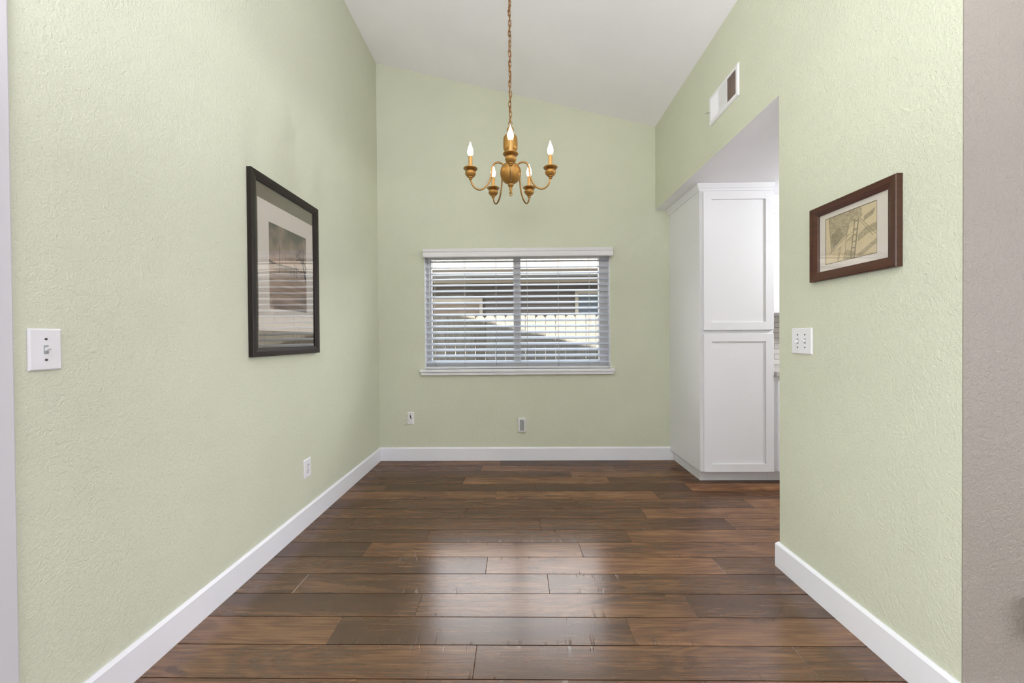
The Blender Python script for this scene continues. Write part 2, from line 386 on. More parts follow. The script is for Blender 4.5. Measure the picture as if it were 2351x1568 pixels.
# baseboards: flat board with a small rounded top lip
def baseboard(name, pts, label):
    """pts: wall-line points (x,y), board on the left of the walking direction"""
    d = .014; prof = [(0, .0), (d, .0), (d, BH - .012), (d * .55, BH - .003), (d * .4, BH), (0, BH)]
    b = MB(); rings = []
    n = len(pts)
    for i, p in enumerate(pts):
        p = Vector((p[0], p[1]))
        ds = []
        if i > 0: ds.append((p - Vector(pts[i-1])).normalized())
        if i < n - 1: ds.append((Vector(pts[i+1]) - p).normalized())
        nn = [Vector((-t.y, t.x)) for t in ds]
        m = nn[0] if len(nn) == 1 else (nn[0] + nn[1]) / (1 + nn[0].dot(nn[1]))
        rings.append([(p.x + m.x * o, p.y + m.y * o, z) for o, z in prof])
    b.loft(rings)
    return struct(b.build(name, M['trim']), label, 'baseboard')
e = .0006
baseboard('baseboard_left', [(e, -.0146), (e, YC - .0)][::-1][::-1], 'white baseboard along the left green wall')
baseboard('baseboard_back', [(W + T + .033, -e), (.0, -e)], 'white baseboard along the back wall under the window')
baseboard('baseboard_right', [(W + T, YE - e - .003), (W - e, YE - e - .003), (W - e, YJ + e), (W + T, YJ + e)], 'white baseboard along the right green wall, wrapping the opening jamb')
baseboard('baseboard_front', [(XR, YE - .003 - e), (W + T + .001, YE - .003 - e)], 'white baseboard along the beige wall')

# left door: casing at the left edge of the frame, door slab beyond it
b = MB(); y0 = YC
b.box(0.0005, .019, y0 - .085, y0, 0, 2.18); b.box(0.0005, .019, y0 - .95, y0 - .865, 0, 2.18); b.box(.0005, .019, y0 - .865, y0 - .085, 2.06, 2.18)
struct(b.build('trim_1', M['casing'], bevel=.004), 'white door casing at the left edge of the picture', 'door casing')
b = MB().box(-.06, -.02, y0 - .945, y0 - .005, .005, 2.055)
struct(b.build('door_1', M['trim'], bevel=.002), 'white door in the left wall beyond the frame', 'door')

# window
win = thing('window_1', 'white sliding window behind the blinds in the back wall', 'window', (1.37, .1, WZ0), kind='structure')
b = MB(); fw = .048; ya, yb = .085, .14
b.box(WX0, WX0 + fw, ya, yb, WZ0, WZ1); b.box(WX1 - fw - .04, WX1, ya, yb, WZ0, WZ1)
b.box(WX0 + fw, WX1 - fw - .04, ya, yb, WZ0, WZ0 + .075); b.box(WX0 + fw, WX1 - fw - .04, ya, yb, WZ1 - .05, WZ1)
b.build('window_frame', M['vinyl'], win, bevel=.003)
MB().box(1.336, 1.408, .078, .135, WZ0 + .07, WZ1 - .05).build('meeting_stile', M['vinyl'], win, bevel=.003)
MB().box(WX0 + fw - .004, 1.338, .108, .112, WZ0 + .07, WZ1 - .046).build('pane', M['pane'], win)
MB().box(1.406, WX1 - fw - .036, .118, .122, WZ0 + .07, WZ1 - .046).build('pane', M['pane'], win)
b = MB()   # painted reveal
for (xa, xb, za, zb) in ((WX0 - .001, WX0 + .004, WZ0, WZ1), (WX1 - .004, WX1 + .001, WZ0, WZ1), (WX0, WX1, WZ1 - .004, WZ1 + .001), (WX0, WX1, WZ0 - .001, WZ0 + .004)):
    b.box(xa, xb, .0, .085, za, zb)
b.build('window_reveal', M['trim'], win)
b = MB().box(.415, 2.318, -.045, .085, WZ0 - .022, WZ0 + .004)
b.box(.425, 2.308, -.03, -.0005, WZ0 - .052, WZ0 - .022)
b.build('window_sill', M['trim'], win, bevel=.004)

# blinds
bl = thing('window_blind', 'white horizontal slat blind hanging in the window, slats tilted open', 'blind', (1.37, .04, WZ0 + .01))
b = MB()
prof = [(-.03, 1.992), (-.062, 1.992), (-.066, 2.0), (-.066, 2.022), (-.060, 2.026), (-.060, 2.040), (-.066, 2.045), (-.070, 2.068), (-.064, 2.074), (-.03, 2.074)]
b.prism([(y + .0, z) for y, z in prof], 0, .461, 2.299)
b.box(.461, .472, -.0305, -.0005, 1.992, 2.074); b.box(2.288, 2.299, -.0305, -.0005, 1.992, 2.074)
b.build('valance', M['slat'], bl, bevel=.0015)
MB().box(WX0 + .008, WX1 - .008, .01, .07, 2.0, WZ1 - .006).build('head_rail', M['slat'], bl)
b = MB(); pitch = .0585; z = .985 ; tilt = math.radians(22.5); wd = .0635; yc = .043
zs = [.972 + pitch * i for i in range(18)]
for z in zs:
    ring = []
    for k in range(7):
        u = (k / 6 - .5); ring.append((u * wd, .0022 * (1 - (2*u)**2)))
    prof = [(u, h + .0014) for u, h in ring] + [(u, h - .0014) for u, h in ring[::-1]]
    ct, st = math.cos(tilt), math.sin(tilt)
    P = [(yc + u * ct - h * st, z + u * st + h * ct) for u, h in prof]
    b.prism(P, 0, WX0 + .008, WX1 - .008)
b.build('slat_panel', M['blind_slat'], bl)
MB().box(WX0 + .006, WX1 - .006, .012, .072, WZ0 + .006, WZ0 + .026).build('bottom_rail', M['slat'], bl, bevel=.003)
for x in (.555, .851, 1.163, 1.472, 1.781, 2.085):
    b = MB()
    for yy in (yc - .030, yc + .030): b.tube([(x, yy, WZ0 + .024), (x, yy, 2.0)], .0013, 6)
    for z in zs: b.tube([(x, yc - .030, z - .0155), (x, yc + .030, z + .0135)], .0008, 5)
    b.build('ladder_cord', M['cord'], bl)
b = MB().tube([(.508, .004, 2.0), (.508, .004, 1.30)], .0035, 8)
b.build('tilt_wand', M['slat'], bl)

# ------------------------------------------------------------------ kitchen seen through the opening
def shaker(b, x0, x1, z0, z1, yf, rail, th=.02, rec=.009):
    """door with a recessed flat panel; front face at y = yf"""
    ix0, ix1, iz0, iz1 = x0 + rail, x1 - rail, z0 + rail, z1 - rail
    b.box(x0, ix0, yf, yf + th, z0, z1); b.box(ix1, x1, yf, yf + th, z0, z1)
    b.box(ix0, ix1, yf, yf + th, z0, iz0); b.box(ix0, ix1, yf, yf + th, iz1, z1)
    b.box(ix0, ix1, yf + rec, yf + th, iz0, iz1)
CX0, CX1, CF = W + T + .001, 3.4555, -.612       # pantry sides, face frame plane
pc = thing('pantry_cabinet', 'tall white pantry cabinet with two panelled doors standing in the kitchen opening', 'cabinet', ((CX0 + CX1) / 2, CF / 2, 0))
b = MB().box(CX0, CX1, CF, -.0005, .098, HO - .04)
b.build('carcass', M['cabinet'], pc, bevel=.002)
MB().box(CX0 + .034, CX1, CF + .075, -.015, 0.0005, .0975).build('toe_kick', M['cabinet'], pc)
b = MB()   # crown moulding, mitred round the front left corner
prof = [(0, HO - .056), (.008, HO - .056), (.010, HO - .042), (.016, HO - .036), (.022, HO - .022), (.026, HO - .012), (.026, HO - .001), (0, HO - .001)]
b.loft([[(CX0 - o, -.0005, z) for o, z in prof], [(CX0 - o, CF - o, z) for o, z in prof], [(CX1, CF - o, z) for o, z in prof]])
b.build('crown_moulding', M['cabinet'], pc)
yd = CF - .0215
b = MB(); shaker(b, 2.884, 3.446, 1.2565, 2.376, yd, .064); b.build('upper_door', M['cabinet'], pc, bevel=.0015)
b = MB(); shaker(b, 2.884, 3.446, .103, 1.2255, yd, .064); b.build('lower_door', M['cabinet'], pc, bevel=.0015)

KX1 = 5.0
bc = thing('base_cabinet', 'white base cabinet partly hidden behind the opening, right of the pantry', 'cabinet', (4.2, CF / 2, 0))
MB().box(CX1 + .002, KX1, CF, -.0015, .098, .875).build('carcass', M['cabinet'], bc, bevel=.002)
MB().box(CX1 + .002, KX1, CF + .075, -.0015, .0005, .0975).build('toe_kick', M['cabinet'], bc)
for k in range(3):
    x0 = 3.478 + k * .51
    b = MB(); shaker(b, x0, x0 + .50, .106, .84, yd, .06); b.build('door', M['cabinet'], bc, bevel=.0015)
b = MB().box(CX1 + .002, KX1, CF - .035, -.0015, .8755, .917)
tag(b.build('kitchen_countertop', M['counter'], bevel=.003), 'grey stone countertop on the base cabinet beside the pantry', 'countertop')
b = MB().box(CX1 + .002, XR - .001, -.0012, -.0002, .918, 1.40)
struct(b.build('tile_backsplash', M['tile']), 'white subway tile backsplash with dark grout above the countertop', 'backsplash')
wc = thing('wall_cabinet', 'white wall cabinet hung above the tiled backsplash', 'cabinet', (4.2, -.16, 1.40))
MB().box(CX1 + .002, KX1, -.325, -.0015, 1.403, HO - .001).build('carcass', M['cabinet'], wc, bevel=.002)
for k in range(3):
    x0 = 3.478 + k * .51
    b = MB(); shaker(b, x0, x0 + .50, 1.41, 2.345, -.3465, .06); b.build('door', M['cabinet'], wc, bevel=.0015)
b = MB(); b.prism([(-.326, HO - .085), (-.338, HO - .085), (-.342, HO - .06), (-.352, HO - .05), (-.365, HO - .014), (-.365, HO - .001), (-.326, HO - .001)], 0, CX1 + .002, KX1)
b.build('crown_moulding', M['cabinet'], wc)

# ------------------------------------------------------------------ wall plates.  local frame: u along wall, v up, w out of the wall
def wall_xf(kind, u, v):
    """matrix taking (u, v, w) plate coordinates to the world"""
    if kind == 'left':  c = (Vector((0,-1,0)), Vector((0,0,1)), Vector((1,0,0)), Vector((.0004, u, v)))      # u grows towards the camera
    if kind == 'right': c = (Vector((0,-1,0)), Vector((0,0,1)), Vector((-1,0,0)), Vector((W - .0004, u, v)))
    if kind == 'back':  c = (Vector((1,0,0)), Vector((0,0,1)), Vector((0,-1,0)), Vector((u, -.0004, v)))
    if kind == 'front': c = (Vector((1,0,0)), Vector((0,0,1)), Vector((0,-1,0)), Vector((u, YE - .0031, v)))
    m = Matrix.Identity(4)
    for i in range(4):
        for r in range(3): m[r][i] = c[i][r]
    return m
def plate(b, w, h, d=.0065, ch=.004):
    b.loft([[(-w/2,-h/2,0),(w/2,-h/2,0),(w/2,h/2,0),(-w/2,h/2,0)], [(-w/2,-h/2,d*.45),(w/2,-h/2,d*.45),(w/2,h/2,d*.45),(-w/2,h/2,d*.45)],
            [(-w/2+ch,-h/2+ch,d),(w/2-ch,-h/2+ch,d),(w/2-ch,h/2-ch,d),(-w/2+ch,h/2-ch,d)]])
def disc(b, u, v, r, w0, w1, n=14):
    b.loft([[(u + r*math.cos(2*PI*i/n), v + r*math.sin(2*PI*i/n), w) for i in range(n)] for w in (w0, w1)])
def toggle(root, xf, u, up):
    b = MB(); b.box(u - .0055, u + .0055, -.0125, .0125, .0062, .0072); b.build('toggle_slot', M['grey_plastic'], root, xf=xf)
    b = MB(); s = 1 if up else -1
    b.loft([[(u-.0042,-.006,.006),(u+.0042,-.006,.006),(u+.0042,.006,.006),(u-.0042,.006,.006)],
            [(u-.0034,.0055*s-.0028,.020),(u+.0034,.0055*s-.0028,.020),(u+.0034,.0055*s+.0028,.020),(u-.0034,.0055*s+.0028,.020)]])
    b.build('toggle', M['plastic'], root, xf=xf)
def screw(root, xf, u, v):
    b = MB(); disc(b, u, v, .0035, .006, .0075); b.build('screw', M['screw'], root, xf=xf)

xf = wall_xf('left', -2.636, 1.178)
t = thing('light_switch', 'white single toggle light switch beside the door casing on the left wall', 'light switch', (0, -2.636, 1.118))
b = MB(); plate(b, .078, .121); b.build('cover_plate', M['plastic'], t, xf=xf, bevel=.001)
toggle(t, xf, .0, True); screw(t, xf, 0, .030); screw(t, xf, 0, -.030)

xf = wall_xf('right', -1.8955, 1.1775)
t = thing('light_switch', 'white double toggle light switch below the small framed print on the right wall', 'light switch', (W, -1.8955, 1.115))
b = MB(); plate(b, .128, .125); b.build('cover_plate', M['plastic'], t, xf=xf, bevel=.001)
for u, up in ((-.023, False), (.023, True)):
    toggle(t, xf, u, up); screw(t, xf, u, .030); screw(t, xf, u, -.030)

xf = wall_xf('left', -1.290, .369)
t = thing('wall_outlet', 'white duplex power outlet low on the left wall above the baseboard', 'outlet', (0, -1.29, .307))
b = MB(); plate(b, .079, .123); b.build('cover_plate', M['plastic'], t, xf=xf, bevel=.001)
for v in (.0195, -.0195):
    b = MB(); disc(b, 0, v, .0165, .006, .0085, 20); r = b.build('receptacle', M['plastic'], t, xf=xf)
    b = MB(); b.box(-.0082, -.0052, v - .002, v + .008, .0084, .0092); b.box(.0052, .0082, v - .001, v + .007, .0084, .0092); disc(b, 0, v - .009, .0028, .0084, .0092, 10)
    b.build('slot', M['dark'], r, xf=xf)
screw(t, xf, 0, 0)

xf = wall_xf('back', .311, .4195)
t = thing('phone_jack', 'white phone jack plate with a short plugged-in cord, left below the window', 'wall jack', (.311, 0, .358))
b = MB(); plate(b, .066, .122); b.build('cover_plate', M['plastic'], t, xf=xf, bevel=.001)
screw(t, xf, 0, .044); screw(t, xf, 0.001, -.044)
b = MB(); b.box(-.006, .004, .008, .030, .006, .0074); b.box(-.002, .008, -.010, .012, .006, .0074); b.build('jack_socket', M['dark'], t, xf=xf)
b = MB(); b.tube([(.001, -.004, .008), (-.006, -.012, .020), (-.022, -.030, .030), (-.040, -.050, .030), (-.052, -.064, .026)], .0032, 8); b.build('plug_cord', M['plastic'], t, xf=xf)

xf = wall_xf('back', 1.4115, .350)
t = thing('wall_plate', 'white wall plate with a grey insert centred low under the window', 'wall plate', (1.4115, 0, .281))
b = MB(); w, h, d = .080, .138, .020
b.loft([[(-w/2,-h/2,0),(w/2,-h/2,0),(w/2,h/2,0),(-w/2,h/2,0)], [(-w/2+.004,-h/2+.004,d),(w/2-.004,-h/2+.004,d),(w/2-.004,h/2-.004,d),(-w/2+.004,h/2-.004,d)]])
b.build('housing', M['plastic'], t, xf=xf, bevel=.002)
MB().box(-.022, .022, -.054, .054, d - .001, d + .0015).build('grey_insert', M['grey_plastic'], t, xf=xf)
b = MB(); disc(b, .017, .047, .0055, d, d + .005); b.build('sensor', M['plastic'], t, xf=xf)

xf = wall_xf('front', 2.949, .343)
t = thing('outlet_box', 'olive green outlet box on the beige wall, cut off by the right picture edge', 'outlet box', (2.949, YE, .284))
b = MB(); b.box(-.036, .036, -.058, .058, 0, .045); b.build('housing', M['olive'], t, xf=xf, bevel=.004)
b = MB(); b.box(-.022, .022, -.035, .035, .0455, .048); b.build('face_panel', M['dark'], t, xf=xf, bevel=.001)

# air register above the opening
xf = wall_xf('right', -1.2175, 2.767)
t = thing('air_vent', 'white three-section air vent high on the right wall above the kitchen opening', 'vent', (W, -1.2175, 2.668))
b = MB(); w, h, o = .350, .200, .026
# stamped rim: sloping face around an opening
def rim(b, w, h, o, d):
    R = lambda a, c, z: [(-a,-c,z),(a,-c,z),(a,c,z),(-a,c,z)]
    b.loft([R(w/2, h/2, 0), R(w/2, h/2, .002), R(w/2-.008, h/2-.008, d), R(w/2-o, h/2-o, d), R(w/2-o, h/2-o, .001)], caps=False)
rim(b, w, h, o, .008); b.build('rim', M['plastic'], t, xf=xf)
MB().box(-w/2+o-.002, w/2-o+.002, -h/2+o-.002, h/2-o+.002, .0003, .0012).build('backing', M['vane_dark'], t, xf=xf)
x0, x1, z0, z1 = -w/2 + o, w/2 - o, -h/2 + o, h/2 - o
s = (x1 - x0) / 3
for k in range(3):
    a, c = x0 + k * s + .003, x0 + (k + 1) * s - .003
    b = MB()
    if k == 2:                                   # open section: brown vertical vanes
        n = 11
        for i in range(n):
            u = a + (c - a) * (i + .5) / n
            b.loft([[(u - .0035, z0, .0025), (u - .0025, z0, .0025), (u + .0035, z0, .0085), (u + .0025, z0, .0085)], [(u - .0035, z1, .0025), (u - .0025, z1, .0025), (u + .0035, z1, .0085), (u + .0025, z1, .0085)]])
        b.build('vane_panel', M['vane_dark'], t, xf=xf)['label'] = 'brown open vanes'
    elif k == 1:
        n = 14
        for i in range(n):
            v = z0 + (z1 - z0) * (i + .5) / n
            b.loft([[(a, v - .0052, .0025), (a, v - .0045, .0025), (a, v + .0052, .0085), (a, v + .0045, .0085)], [(c, v - .0052, .0025), (c, v - .0045, .0025), (c, v + .0052, .0085), (c, v + .0045, .0085)]])
        b.build('vane_panel', M['plastic'], t, xf=xf)
    else:
        n = 12
        for i in range(n):
            u = a + (c - a) * (i + .5) / n
            b.loft([[(u + .0042, z0, .0025), (u + .0034, z0, .0025), (u - .0042, z0, .0085), (u - .0034, z0, .0085)], [(u + .0042, z1, .0025), (u + .0034, z1, .0025), (u - .0042, z1, .0085), (u - .0034, z1, .0085)]])
        b.build('vane_panel', M['plastic'], t, xf=xf)
for k in (1, 2): MB().box(x0 + k*s - .003, x0 + k*s + .003, z0, z1, .001, .0085).build('divider', M['plastic'], t, xf=xf)
b = MB().tube([(-w/2 + .012, -.006, .006), (-w/2 + .010, -.007, .022), (-w/2 - .004, -.004, .030)], .0022, 6); b.build('damper_lever', M['grey_plastic'], t, xf=xf)
screw(t, xf, w/2 - .012, .0)

# ------------------------------------------------------------------ pictures
def vnoise(h, w, cells, seed):
    r = np.random.RandomState(seed); g = r.rand(cells[0] + 2, cells[1] + 2)
    y = np.linspace(0, cells[0], h); x = np.linspace(0, cells[1], w)
    yi, xi = y.astype(int), x.astype(int); fy, fx = (y - yi)[:, None], (x - xi)[None]
    fy, fx = fy*fy*(3-2*fy), fx*fx*(3-2*fx)
    a, b_, c, d = g[yi][:, xi], g[yi][:, xi+1], g[yi+1][:, xi], g[yi+1][:, xi+1]
    return (a*(1-fx)+b_*fx)*(1-fy) + (c*(1-fx)+d*fx)*fy
def seg(U, V, p, q, w):
    p, q = np.array(p, float), np.array(q, float); d = q - p
    t = np.clip(((U-p[0])*d[0] + (V-p[1])*d[1]) / (d@d), 0, 1)
    return np.hypot(U - p[0] - t*d[0], V - p[1] - t*d[1]) < w
def print_mesh(name, img, P, parent):
    """img (h,w,3) linear, row 0 at the top; P(u,v) -> world point, u right, v down in 0..1"""
    h, w = img.shape[:2]; root = parent
    while root.parent: root = root.parent
    off = Vector(root.location)
    vs = [tuple(Vector(P(i/(w-1), j/(h-1))) - off) for j in range(h) for i in range(w)]
    fs = [(j*w+i, (j+1)*w+i, (j+1)*w+i+1, j*w+i+1) for j in range(h-1) for i in range(w-1)]
    me = bpy.data.meshes.new(name); me.from_pydata(vs, [], fs); me.materials.append(M['print'])
    a = me.color_attributes.new('print', 'FLOAT_COLOR', 'POINT')
    a.data.foreach_set('color', np.concatenate([img.reshape(-1, 3), np.ones((h*w, 1))], 1).astype(np.float32).ravel())
    o = bpy.data.objects.new(name, me); COL.objects.link(o); o.parent = parent
    return o
def frame_ring(b, P, o, w, d, dr):
    """mitred moulding. P(u,v,wd) world; o=(u0,u1,v0,v1) outer; w face width; d depth at the outer lip, dr depth at the inner lip"""
    u0, u1, v0, v1 = o
    R = lambda k, z: [P(u0 + k, v0 + k, z), P(u1 - k, v0 + k, z), P(u1 - k, v1 - k, z), P(u0 + k, v1 - k, z)]
    b.loft([R(0, .001), R(0, d - .002), R(.0025, d), R(w * .55, d - (d - dr) * .3), R(w - .002, dr), R(w, dr - .002), R(w, .001)], caps=False)

# left: tall black frame, sepia landscape photo in a white mat that has slipped over a taupe backing
Y0, Y1, Z0, Z1 = -1.806, -1.158, 1.114, 2.086
t = thing('framed_photograph', 'tall black framed sepia landscape photograph on the left wall', 'picture', (0, (Y0+Y1)/2, Z0))
P = lambda u, v, d: (d, u, v)
b = MB(); frame_ring(b, P, (Y0, Y1, Z0, Z1), .046, .026, .020); b.build('frame', M['black_frame'], t)
MB().box(.001, .006, Y0 + .03, Y1 - .03, Z0 + .03, Z1 - .03).build('backing_board', M['taupe'], t)
A = (-1.737, -1.205, 1.252, 1.960); B = (-1.648, -1.282, 1.377, 1.855)
b = MB()
b.box(.0062, .0078, A[0], B[0], A[2], A[3]); b.box(.0062, .0078, B[1], A[1], A[2], A[3]); b.box(.0062, .0078, B[0], B[1], A[2], B[2]); b.box(.0062, .0078, B[0], B[1], B[3], A[3])
b.build('mat', M['mat_white'], t)
h, w = 190, 150
V, U = np.mgrid[0:1:h*1j, 0:1:w*1j]
n = .5*vnoise(h, w, (4, 3), 1) + .3*vnoise(h, w, (9, 7), 2) + .2*vnoise(h, w, (20, 14), 3)
g = np.clip(.12 + .9*V + .55*(n - .5), .06, .52)                      # dark rolling clouds clearing to the horizon
hor = .47 + .03*(vnoise(h, w, (1, 14), 5) - .5)
g = np.where(V > hor, .20 + .22*vnoise(h, w, (14, 5), 6), g)          # pale ground
g = np.where((V > .52 + .10*U) , .30 + .2*vnoise(h, w, (30, 4), 7) - .25*(V-.5), g)
g = np.where((np.abs(V - hor) < .03*vnoise(h, w, (1, 25), 8) + .004) & (V < hor), .06, g)
for x, y in ((.26, .24), (.41, .29), (.55, .36), (.64, .39), (.71, .41)): g = np.where(seg(U, V, (x, y), (x, .56), .006), .05, g)
r2 = np.random.RandomState(4)
def branch(g, p, ang, ln, w, dep):
    q = (p[0] + ln*math.cos(ang), p[1] + ln*math.sin(ang)*.78)
    g = np.where(seg(U, V, p, q, w), .045, g)
    if dep:
        for k in range(3): g = branch(g, q, ang + r2.uniform(-.75, .75), ln*r2.uniform(.6, .85), w*.62, dep-1)
    return g
g = branch(g, (1.02, .62), -2.05, .16, .022, 3); g = branch(g, (1.04, .42), -2.5, .14, .014, 3)
img = np.stack([g*1.04, g*.75, g*.58], -1)
print_mesh('photo_print', img, lambda u, v: (.0064, B[0] - .002 + (B[1]-B[0]+.004)*u, B[3] + .002 - (B[3]-B[2]+.004)*v), t)
MB().box(.0125, .0142, Y0 + .045, Y1 - .045, Z0 + .045, Z1 - .045).build('glazing', M['acrylic'], t)

# right: small mahogany frame with a tan bridge sketch
Y0, Y1, Z0, Z1 = -2.362, -1.967, 1.444, 1.771
t = thing('framed_print', 'small mahogany framed tan bridge sketch on the right wall', 'picture', (W, (Y0+Y1)/2, Z0))
P = lambda u, v, d: (W - d, u, v)
b = MB(); frame_ring(b, P, (Y0, Y1, Z0, Z1), .040, .024, .015); b.build('frame', M['mahogany'], t)
MB().box(W - .001, W - .004, Y0 + .03, Y1 - .03, Z0 + .03, Z1 - .03).build('backing_board', M['mat_cream'], t)
B = (-2.274, -2.036, 1.511, 1.710); A = (Y0 + .036, Y1 - .036, Z0 + .036, Z1 - .036)
b = MB()
for q in ((A[0], B[0], A[2], A[3]), (B[1], A[1], A[2], A[3]), (B[0], B[1], A[2], B[2]), (B[0], B[1], B[3], A[3])): b.box(W - .0055, W - .007, *q)
b.build('mat', M['mat_cream'], t)
h, w = 170, 200
V, U = np.mgrid[0:1:h*1j, 0:1:w*1j]     # u: left to right as seen from the room
n = vnoise(h, w, (40, 46), 1); n2 = vnoise(h, w, (9, 10), 2)
g = .62 + .06*(n2 - .5) + .03*(n-.5)
def fill(g, poly, val, tex=.0):
    ins = np.zeros_like(U, bool); m = len(poly)
    for i in range(m):
        (xa, ya), (xb, yb) = poly[i], poly[(i+1) % m]
        c = ((ya > V) != (yb > V)) & (U < (xb-xa)*(V-ya)/(yb-ya+1e-9) + xa); ins ^= c
    return np.where(ins, val + tex*(n-.5), g)
g = fill(g, [(.07,.0),(.72,.0),(.74,.20),(.50,.28),(.46,.46),(.28,.60),(.14,.74)], .40, .22)
g = fill(g, [(.13,.40),(.30,.27),(.36,.42),(.33,.56),(.16,.68)], .30, .2)
g = fill(g, [(.77,.22),(.97,.12),(.93,.24),(.76,.32)], .34, .1)
g = fill(g, [(.66,.56),(.80,.44),(1.,.40),(1.,.56),(.84,.58),(.66,.68)], .38, .15)
g = fill(g, [(.62,.95),(1.,.70),(1.,.80),(.7,1.),(.62,1.)], .40, .12)
g = fill(g, [(.38,1.),(.44,.78),(.60,.86),(.58,1.)], .42, .2)
for p, q, wd in (((.67,.24),(.59,1.),.012), ((.60,.24),(.52,1.),.010)): g = np.where(seg(U, V, p, q, wd), .24, g)
for i, v in enumerate((.26,.42,.53,.66,.78)):
    a = .60 - (v-.24)*.105; g = np.where(seg(U, V, (a, v), (a + .07, v), .014), .26, g)
for p, q in (((.68,.20),(.97,.62)), ((.66,.22),(.93,.64)), ((.60,.26),(.45,.40)), ((.45,.40),(.42,.80)), ((.14,.74),(.48,.48)), ((.12,.76),(.34,.70)), ((.33,.70),(.28,.98)), ((.30,.72),(.26,.98)), ((.42,.8),(.38,1.)), ((.08,.05),(.13,.72)), ((.13,.72),(.10,.80)), ((.44,.52),(.60,.44)), ((.46,.62),(.58,.52))):
    g = np.where(seg(U, V, p, q, .0055), .26, g)
for k in range(4): g = np.where(seg(U, V, (.44 + .03*k, .60 + .01*k), (.54, .56 - .01*k), .004), .28, g)
edge = (U < .012) | (U > .988) | (V < .012) | (V > .988); g = np.where(edge, .16, g)
img = np.stack([g*1.08, g*.86, g*.55], -1)
print_mesh('sketch_print', img, lambda u, v: (W - .0057, B[1] - (B[1]-B[0])*u, B[3] - (B[3]-B[2])*v), t)
MB().box(W - .0092, W - .0106, Y0 + .038, Y1 - .038, Z0 + .038, Z1 - .038).build('glazing', M['picture_glass'], t)

# ------------------------------------------------------------------ chandelier
HX, HY = 1.338, -1.40
zc_ = cz(HX)
t = thing('chandelier', 'antique gold five-arm candle chandelier hanging on a long chain', 'chandelier', (HX, HY, 2.07))
def smooth_prof(pts, n=5):
    P = [Vector((p[0], p[1], 0)) for p in pts]; out = []
    for i in range(len(P) - 1):
        p0, p1, p2, p3 = P[max(i-1, 0)], P[i], P[i+1], P[min(i+2, len(P)-1)]
        for k in range(n):
            s = k / n
            q = .5*((2*p1) + (p2-p0)*s + (2*p0-5*p1+4*p2-p3)*s*s + (3*p1-p0-3*p2+p3)*s**3)
            out.append((max(q.x, .0003), q.y))
    out.append((pts[-1][0], pts[-1][1])); return out
ball = [(.010, 2.122), (.011, 2.128), (.017, 2.131), (.018, 2.136), (.013, 2.140)] + [(.065*math.cos(a), 2.209 + .067*math.sin(a)) for a in np.linspace(-1.25, 1.3, 22)]
b = MB().lathe(ball, HX, HY); b.build('ball_body', M['gold'], t)
b = MB().lathe([(.0035, 2.082), (.006, 2.100), (.0085, 2.106), (.006, 2.112), (.010, 2.116), (.010, 2.123)], HX, HY, 20)
ring = [(HX + .0085*math.cos(a), HY, 2.091 + .013*math.sin(a) - .008) for a in np.linspace(0, 2*PI, 25)[:-1]]
b.tube(ring, .0022, 8, closed=True); b.build('finial', M['gold'], t)
col = smooth_prof([(.019, 2.268), (.021, 2.280), (.016, 2.300), (.022, 2.325), (.036, 2.345), (.043, 2.358), (.0435, 2.40), (.041, 2.425), (.028, 2.440), (.017, 2.452), (.020, 2.462), (.021, 2.474), (.013, 2.490), (.006, 2.500)])
MB().lathe(col, HX, HY).build('column', M['gold'], t)
ring = [(HX + .011*math.cos(a), HY, 2.511 + .014*math.sin(a)) for a in np.linspace(0, 2*PI, 25)[:-1]]
MB().tube(ring, .0024, 8, closed=True).build('top_loop', M['bronze'], t)
arm_prof = [(.028, 2.236), (.046, 2.256), (.070, 2.264), (.096, 2.258), (.114, 2.236), (.119, 2.205), (.126, 2.165), (.142, 2.127), (.168, 2.098), (.196, 2.087), (.222, 2.095), (.240, 2.118), (.247, 2.145)]
R = .248
for ang in (-90, -90 + 72, -90 + 151, -90 - 151, -90 - 72):
    a = math.radians(ang) + math.radians(1.0 if ang == -90 else 0); ca, sa = math.cos(a), math.sin(a)
    pts = smooth_prof(arm_prof, 6)
    arm = MB().tube([(HX + r*ca, HY + r*sa, z) for r, z in pts], .0052, 10).build('arm', M['arm'], t)
    cx, cy = HX + R*ca, HY + R*sa
    MB().lathe(smooth_prof([(.006, 2.138), (.010, 2.141), (.0075, 2.147), (.014, 2.151), (.015, 2.155), (.023, 2.160), (.031, 2.172), (.0315, 2.182), (.026, 2.192), (.018, 2.199)], 4), cx, cy, 24).build('candle_cup', M['gold'], arm)
    MB().lathe([(.012, 2.1985), (.030, 2.199), (.040, 2.202), (.0425, 2.205), (.041, 2.2065), (.029, 2.203), (.012, 2.203)], cx, cy, 28).build('drip_pan', M['gold'], arm)
    MB().lathe([(.0125, 2.202), (.0118, 2.206), (.0115, 2.272), (.0122, 2.274), (.0122, 2.278), (.009, 2.279)], cx, cy, 18).build('candle_sleeve', M['candle'], arm)
    MB().lathe(smooth_prof([(.008, 2.279), (.012, 2.285), (.0168, 2.298), (.0165, 2.312), (.0115, 2.330), (.005, 2.348), (.0015, 2.362)], 4), cx, cy, 18).build('bulb', M['bulb'], arm)
